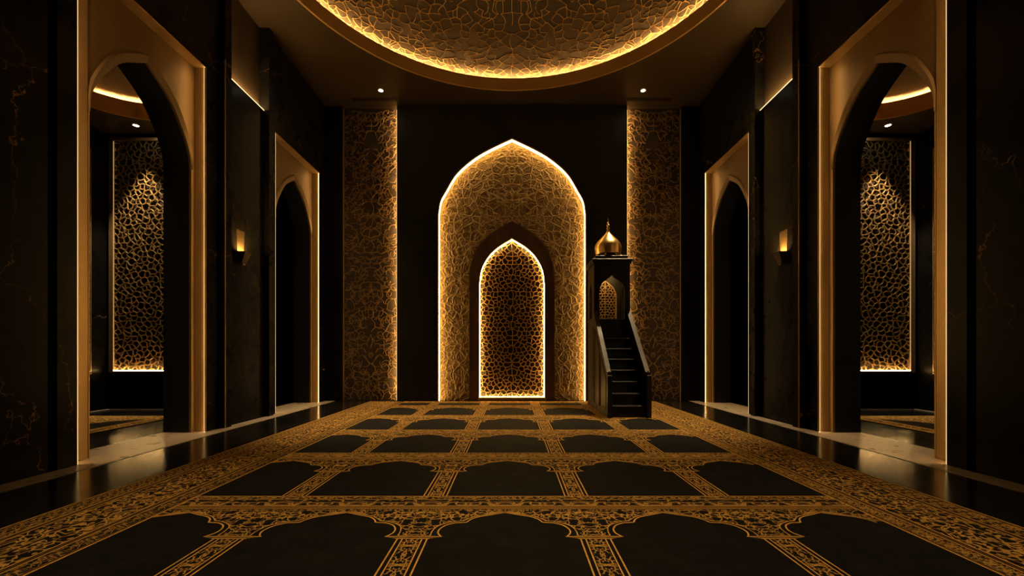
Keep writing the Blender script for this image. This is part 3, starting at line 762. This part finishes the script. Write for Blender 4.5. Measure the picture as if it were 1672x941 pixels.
def carpet(mb, x0, x1, y0, y1, bw, rows, cxs, pitch, clipx):
    z0, z1, z2 = .008, .0088, .0094
    mb.box(x0, x1, y0, y1, .0005, z0)
    xi0, xi1 = clipx
    # long borders
    for s_, xo in ((1, x0), (-1, x1)):
        def X(d): return xo + s_ * d
        def strip(d0, d1, z, m):
            a, b = sorted((X(d0), X(d1))); rect(mb, a, b, y0 + .02, y1 - .02, z, m)
        k = bw / .72
        strip(.035 * k, .155 * k, z1, 5); strip(.215 * k, .545 * k, z1, 4); strip(.605 * k, .690 * k, z1, 5)
        for d, w_, m in ((.012, .010, 6), (.030, .006, 7), (.165, .008, 6), (.182, .006, 7), (.206, .008, 6), (.553, .008, 6), (.575, .006, 7), (.595, .008, 6), (.700, .007, 7), (.716, .010, 6)):
            strip(d * k - w_ / 2, d * k + w_ / 2, z2, m)
    for yy0 in rows:
        top = min(yy0, y1)
        def R2(a, b, z, m):
            if yy0 + b < y1 and yy0 + a > y0: rect(mb, xi0, xi1, yy0 + a, yy0 + b, z, m)
        R2(-.058, -.008, z1, 5); R2(-.180, -.072, z1, 3); R2(-.272, -.250, z1, 5)
        for d, w_, m in ((-.003, .008, 6), (-.063, .006, 7), (-.070, .004, 6), (-.186, .006, 6), (-.198, .008, 7), (-.211, .005, 6), (-.224, .008, 7), (-.236, .005, 6), (-.246, .006, 7)):
            R2(d - w_ / 2, d + w_ / 2, z2, m)
        for cx in cxs:
            for sg in (1, -1):
                # spandrel: from the arch outline up to the cross band
                xs = [(cx + sg * pitch / 2, -.640)] + [(cx + sg * u, v) for u, v in OUTER]
                cl = [(min(max(x, xi0), xi1), v) for x, v in xs]
                if any(a[0] != b[0] for a, b in zip(cl, cl[1:])):
                    A = [(x, yy0 + v, z1) for x, v in cl]; Bq = [(x, yy0 - .272, z1) for x, v in cl]
                    if yy0 - .272 < y1: mb.band(A, Bq, 1)
                for curve, w_, m in ((INNER[:21], .009, 6), (INNER[21:] if len(INNER) > 42 else INNER[21:], .009, 6), (OUTER, .006, 6)):
                    q = [(cx + sg * u, yy0 + v) for u, v in curve if xi0 < cx + sg * u < xi1 and yy0 + v < y1]
                    if len(q) > 1: ribbon(mb, q, w_, z2, m)
                # notch tick between the two lobes
                q = [(cx + sg * .222, yy0 - .455), (cx + sg * .285, yy0 - .463)]
                if all(xi0 < p[0] < xi1 and p[1] < y1 - .01 for p in q): ribbon(mb, q, .010, z2, 6)
        # strips between the mats
        for cx in sorted({round(c + sg * pitch / 2, 4) for c in cxs for sg in (-1, 1)}):
            if not (xi0 + .1 < cx < xi1 - .1): continue
            ya, yb = yy0 - 1.275 + .006, yy0 - .680
            if yb > y1: continue
            rect(mb, cx - .045, cx + .045, ya, yb, z1, 2)
            for d, w_, m in ((-.052, .007, 6), (.052, .007, 6), (-.079, .008, 6), (.079, .008, 6)):
                rect(mb, cx + d - w_ / 2, cx + d + w_ / 2, ya, yb, z2, m)
            # capital
            c = [(cx - .160, yy0 - .650), (cx - .10, yy0 - .642), (cx + .10, yy0 - .642), (cx + .160, yy0 - .650), (cx + .09, yy0 - .676), (cx - .09, yy0 - .676)]
            mb.add([(x, y, z1 + .0002) for x, y in c], [tuple(range(6))], 7)
            for dy_ in (-.644, -.675): ribbon(mb, [(cx - (.155 if dy_ > -.66 else .09), yy0 + dy_ - (.004 if dy_ > -.66 else 0)), (cx, yy0 + dy_), (cx + (.155 if dy_ > -.66 else .09), yy0 + dy_ - (.004 if dy_ > -.66 else 0))], .006, z2, 6)

g = MB()
rows = [2.957 + 1.275 * k for k in range(-3, 6)]
carpet(g, -2.885, 2.90, -2.6, 8.74, .72, rows, [CX0 + .975 * k for k in range(-2, 3)], .975, (-2.165, 2.18))
rect(g, -2.16, 2.17, 8.46, 8.72, .0092, 4)
for yy in (8.45, 8.465, 8.72): rect(g, -2.16, 2.17, yy - .006, yy + .006, .0096, 6)
o = g.build('carpet', CARPET_MATS, recalc=False)
tag(o, 'large dark prayer carpet woven with gold vines and rows of arched mats down the hall', 'carpet')
for s, side in SIDES:
    g = MB()
    xa, xb = sorted((s * 5.17, s * 6.75))
    carpet(g, xa, xb, 2.6, 6.74, .26, [6.70 - 1.275 * k for k in range(3)], [(xa + xb) / 2 - .49, (xa + xb) / 2 + .49], .975, (xa + .26, xb - .26))
    o = g.build('carpet', CARPET_MATS, recalc=False)
    tag(o, 'small gold and dark carpet on the floor of the %s side chamber' % side, 'carpet', 'carpets in the side chambers')

# ------------------------------------------------------------------ the pulpit with its stair
MX0, MX1, MF, MT, MR = 1.46, 2.10, 6.52, 7.63, 8.25     # sides, stair front, tower front, tower rear
NS = 9; RISE = 1.59 / NS; RUN = (MT - MF) / (NS - 1)
MXC = (MX0 + MX1) / 2
t = thing('pulpit', 'black stepped pulpit with a gold onion dome to the right of the prayer niche', 'pulpit', (MXC, (MF + MR) / 2, 0))
T = .045      # thickness of the stair sides
for i in range(NS - 1):
    y0 = MF + .02 + i * RUN; z1 = .010 + (i + 1) * RISE
    g = MB(); g.box(MX0 + T + .001, MX1 - T - .001, y0 + .012, MT - .001 if i == NS - 2 else y0 + RUN + .0115, .010, z1 - .022)
    o = g.build('step', M['wood'], t)
    h = MB(); h.bbox(MX0 + T + .001, MX1 - T - .001, y0 - .006, y0 + RUN + .011, z1 - .0218, z1, .004); h.build('tread', M['wood_edge'], o)
for sx, xa, xb in ((-1, MX0, MX0 + T), (1, MX1 - T, MX1)):
    # side of the stair: wedge up to the balustrade line
    zf, zt = .66, 1.70
    pr = [(MF, .010), (MT, .010), (MT, zt), (MF + .05, zf), (MF, zf)]
    pp = lambda u, v, d: (d, u, v)
    g = MB(); g.prism(pr, [], pp, xa, xb); side_o = g.build('stair_side', M['wood'], t)
    xo = xa if sx < 0 else xb; dd = -.010 * (1 if sx < 0 else -1)
    def mould(L, nm='panel_moulding'):
        q = MB(); n = len(L)
        for i in range(n):
            a, b = L[i], L[(i + 1) % n]
            tx, tz = b[0] - a[0], b[1] - a[1]; l = math.hypot(tx, tz); nx, nz = -tz / l * .011, tx / l * .011
            q.prism([(a[0] + nx, a[1] + nz), (b[0] + nx, b[1] + nz), (b[0] - nx, b[1] - nz), (a[0] - nx, a[1] - nz)], [], pp, xo, xo + dd)
        q.build(nm, M['wood_edge'], side_o)
    mould([(MF + .12, .12), (MF + .55, .12), (MF + .55, .98), (MF + .12, .58)])
    mould([(MF + .64, .12), (MT - .06, .12), (MT - .06, 1.42), (MF + .64, 1.05)])
    # handrail
    rl = [(MF - .012, zf + .0005), (MF + .05, zf + .0005), (MT - .001, zt + .0005), (MT - .001, zt + .045), (MF + .045, zf + .045), (MF - .012, zf + .045)]
    g = MB(); g.prism(rl, [], pp, xa - .012, xb + .012); g.build('handrail', M['wood_edge'], t)
    # front post and brass knob
    g = MB(); g.bbox(xa - .014, xb + .014, MF - .035, MF - .0125, .010, zf - .004, .006); g.build('newel_post', M['wood'], t)
    g = MB(); xm = (xa + xb) / 2 + sx * .0; g.lathe((xm, MF + .018, zf + .0455), [(.001, .030), (.011, .027), (.016, .016), (.011, .004), (.009, 0), (.001, 0)], 16); g.build('knob', M['gold_bright'], t)
# plinth below the tower
g = MB(); g.bbox(MX0, MX1, MT, MR, .010, 1.575, .005); o = g.build('plinth', M['wood'], t)
q = MB(); q.bbox(MX0 - .008, MX0 - .0005, MT + .08, MR - .08, .14, 1.46, .003); q.build('raised_panel', M['wood'], o)
q = MB(); q.bbox(MX1 + .0005, MX1 + .008, MT + .08, MR - .08, .14, 1.46, .003); q.build('raised_panel', M['wood'], o)
g = MB(); g.bbox(MX0 - .012, MX1 + .012, MT - .012, MR + .012, 1.576, 1.60, .004); g.build('platform', M['wood_edge'], t)
# tower walls with ogee openings
ZT = 2.565; zt0 = 1.601
def ogee(w, zs, za, foot):
    h = spline([(w, zs), (w * .97, zs + (za - zs) * .22), (w * .78, zs + (za - zs) * .50), (w * .42, zs + (za - zs) * .72), (w * .13, zs + (za - zs) * .88), (0, za)], 6)
    return [(w, foot)] + sym(h) + [(-w, foot)]
Wt = (MX1 - MX0) / 2; Dt = (MR - MT) / 2; YC = (MT + MR) / 2
op = ogee(.225, 2.08, 2.385, zt0)
g = MB(); g.prism([(Wt, zt0), (Wt, ZT), (-Wt, ZT), (-Wt, zt0)] + list(reversed(op)), [], lambda u, v, d: (MXC + u, d, v), MT, MT + .04); o = g.build('tower_front', M['wood'], t)
q = MB(); q.bbox(MXC - .22, MXC + .22, MT - .008, MT - .0005, 2.435, 2.53, .003); q.build('raised_panel', M['wood'], o)
# moulding round the opening
n = len(op); q = MB(); A = op; Bq = [(u * 1.09, v + (.022 if v > 2.05 else 0)) for u, v in op]
P = lambda L, y: [(MXC + u, y, v) for u, v in L]
q.band(P(A, MT + .001), P(A, MT - .010)); q.band(P(A, MT - .010), P(Bq, MT - .010)); q.band(P(Bq, MT - .010), P(Bq, MT + .001)); q.build('arch_moulding', M['wood'], o)
sop = ogee(.12, 2.02, 2.27, zt0 + .02)
for nm, xa in (('tower_side', MX0), ('tower_side', MX1 - .04)):
    g = MB(); g.prism([(Dt - .041, zt0), (Dt - .041, ZT), (-Dt + .041, ZT), (-Dt + .041, zt0)], [sop], lambda u, v, d: (d, YC + u, v), xa, xa + .04); o = g.build(nm, M['wood'], t)
    q = MB(); xo = xa - .006 if xa == MX0 else xa + .0405
    Bq = [(u * 1.14, v + (.02 if v > 2 else -.012)) for u, v in sop]
    q.prism(Bq, [sop], lambda u, v, d: (d, YC + u, v), xo, xo + .0055); q.build('arch_moulding', M['wood_edge'], o)
g = MB(); g.box(MX0, MX1, MR - .04, MR, zt0, ZT); g.build('tower_back', M['wood'], t)
# gilt lattice behind the opening
lw = .215; half_l = spline([(lw, 2.10), (lw * .8, 2.22), (lw * .4, 2.31), (0, 2.375)], 6)
lo = [(lw, 1.604)] + sym(half_l) + [(-lw, 1.604)]
li = [(u * .92, max(v - .014, 1.622)) for u, v in lo]
yl = MR - .055
g = MB(); g.prism(lo, [li], lambda u, v, d: (MXC + u, d, v), yl - .012, yl); o = g.build('gilt_lattice', M['screen'], t)
q = MB(); rr = random.Random(9)
inn = in_arch([(x * .94, z - .008) for x, z in half_l], 1.612)
tracery(q, [(p[0], p[1] + 1.55) for p in seeds_rect(lw, .9, .058, .22, rnd=rr)], inn, lambda u, v: ((MXC + u, yl - .001, v), (0, -1, 0)), .016, .012, bend=.1)
q.build('mesh', M['screen'], o)
# soft lamp strip under the tower ceiling
g = MB(); g.bbox(MX0 + .0, MX1 - .0, MT, MR, ZT + .0005, ZT + .02, .002); g.build('tower_ceiling', M['wood'], t)
g = MB(); g.box(MXC - .2, MXC + .2, MT + .06, MT + .075, ZT - .010, ZT - .0005); g.build('light_strip', M['led_soft'], t)
# cornice
g = MB(); g.bbox(MX0 - .025, MX1 + .025, MT - .03, MR + .02, ZT + .0205, ZT + .06, .006); g.bbox(MX0 - .045, MX1 + .045, MT - .055, MR + .03, ZT + .0605, ZT + .10, .008); g.build('cornice', M['wood'], t)
zd = ZT + .1005; YD = YC
g = MB(); g.bbox(MX0 + .03, MX1 - .03, MT + .03, MR - .05, zd, zd + .073, .006); g.build('roof_step', M['wood'], t)
zd += .0735; KR, KZ = .93, .80
# crown of little gold feet and ring, then the onion dome and finial
g = MB(); g.lathe((MXC, YD, zd), [(.001, .10 * KZ), (.175, .10 * KZ), (.175, 0), (.001, 0)], 32); g.build('drum', M['wood'], t)
for k in range(8):
    a = 2 * PI * (k + .5) / 8; g = MB(); ca, sa = math.cos(a), math.sin(a)
    pts = [(MXC + r * KR * ca, YD + r * KR * sa, zd + z * KZ) for r, z in ((.268, .012), (.262, .04), (.240, .066), (.222, .082))]
    g.tube(pts, [.020, .018, .014, .010], 8); g.build('crown_foot', M['gold_bright'], t)
prof = [(.001, .078), (.225, .078), (.240, .084), (.246, .10), (.246, .125), (.254, .16), (.262, .21), (.262, .26), (.252, .31), (.228, .36), (.192, .41), (.150, .46), (.108, .51), (.070, .555), (.042, .60), (.026, .645), (.020, .68)]
prof = [(r * KR, z * KZ) for r, z in prof]
pr = spline(prof[4:], 4)
g = MB(); g.lathe((MXC, YD, zd), prof[:4] + pr, 56); g.build('onion_dome', M['gold_bright'], t)
fin = [(.0195, .6805), (.024, .69), (.030, .705), (.024, .722), (.012, .735), (.012, .75), (.022, .762), (.026, .775), (.020, .790), (.009, .802), (.009, .82), (.015, .832), (.016, .842), (.010, .855), (.005, .87), (.004, .93), (.001, .95)]
fin = [(r * 1.1, z * KZ) for r, z in fin]
g = MB(); g.lathe((MXC, YD, zd), fin, 20); g.build('finial', M['gold_bright'], t)

# ------------------------------------------------------------------ wall behind the camera
g = MB(); g.box(-XB, XB, YF - .15, YF, 0, ZC); struct('wall_front', g, M['wall'])

# ------------------------------------------------------------------ world, camera, view
wd = bpy.data.worlds.new('World'); scn.world = wd; wd.use_nodes = True
wd.node_tree.nodes['Background'].inputs[0].default_value = (0, 0, 0, 1)
wd.node_tree.nodes['Background'].inputs[1].default_value = 0
cam = bpy.data.cameras.new('Camera'); co = bpy.data.objects.new('Camera', cam); COL.objects.link(co)
co.location = (0, 0, 1.0); co.rotation_euler = (PI / 2, 0, 0)
cam.sensor_fit = 'HORIZONTAL'; cam.sensor_width = 36; cam.lens = 700 / 1672 * 36
cam.shift_y = 105.5 / 1672; cam.clip_start = .05; cam.clip_end = 60
scn.camera = co
vs = scn.view_settings; vs.view_transform = 'Standard'; vs.look = 'None'; vs.gamma = 1; vs.exposure = 0; vs.use_curve_mapping = False
cy = scn.cycles
cy.use_denoising = True
try: cy.denoiser = 'OPENIMAGEDENOISE'; cy.denoising_input_passes = 'RGB_ALBEDO_NORMAL'
except Exception: pass
cy.max_bounces = 8; cy.diffuse_bounces = 4; cy.glossy_bounces = 4; cy.sample_clamp_indirect = 4; cy.caustics_reflective = False; cy.caustics_refractive = False
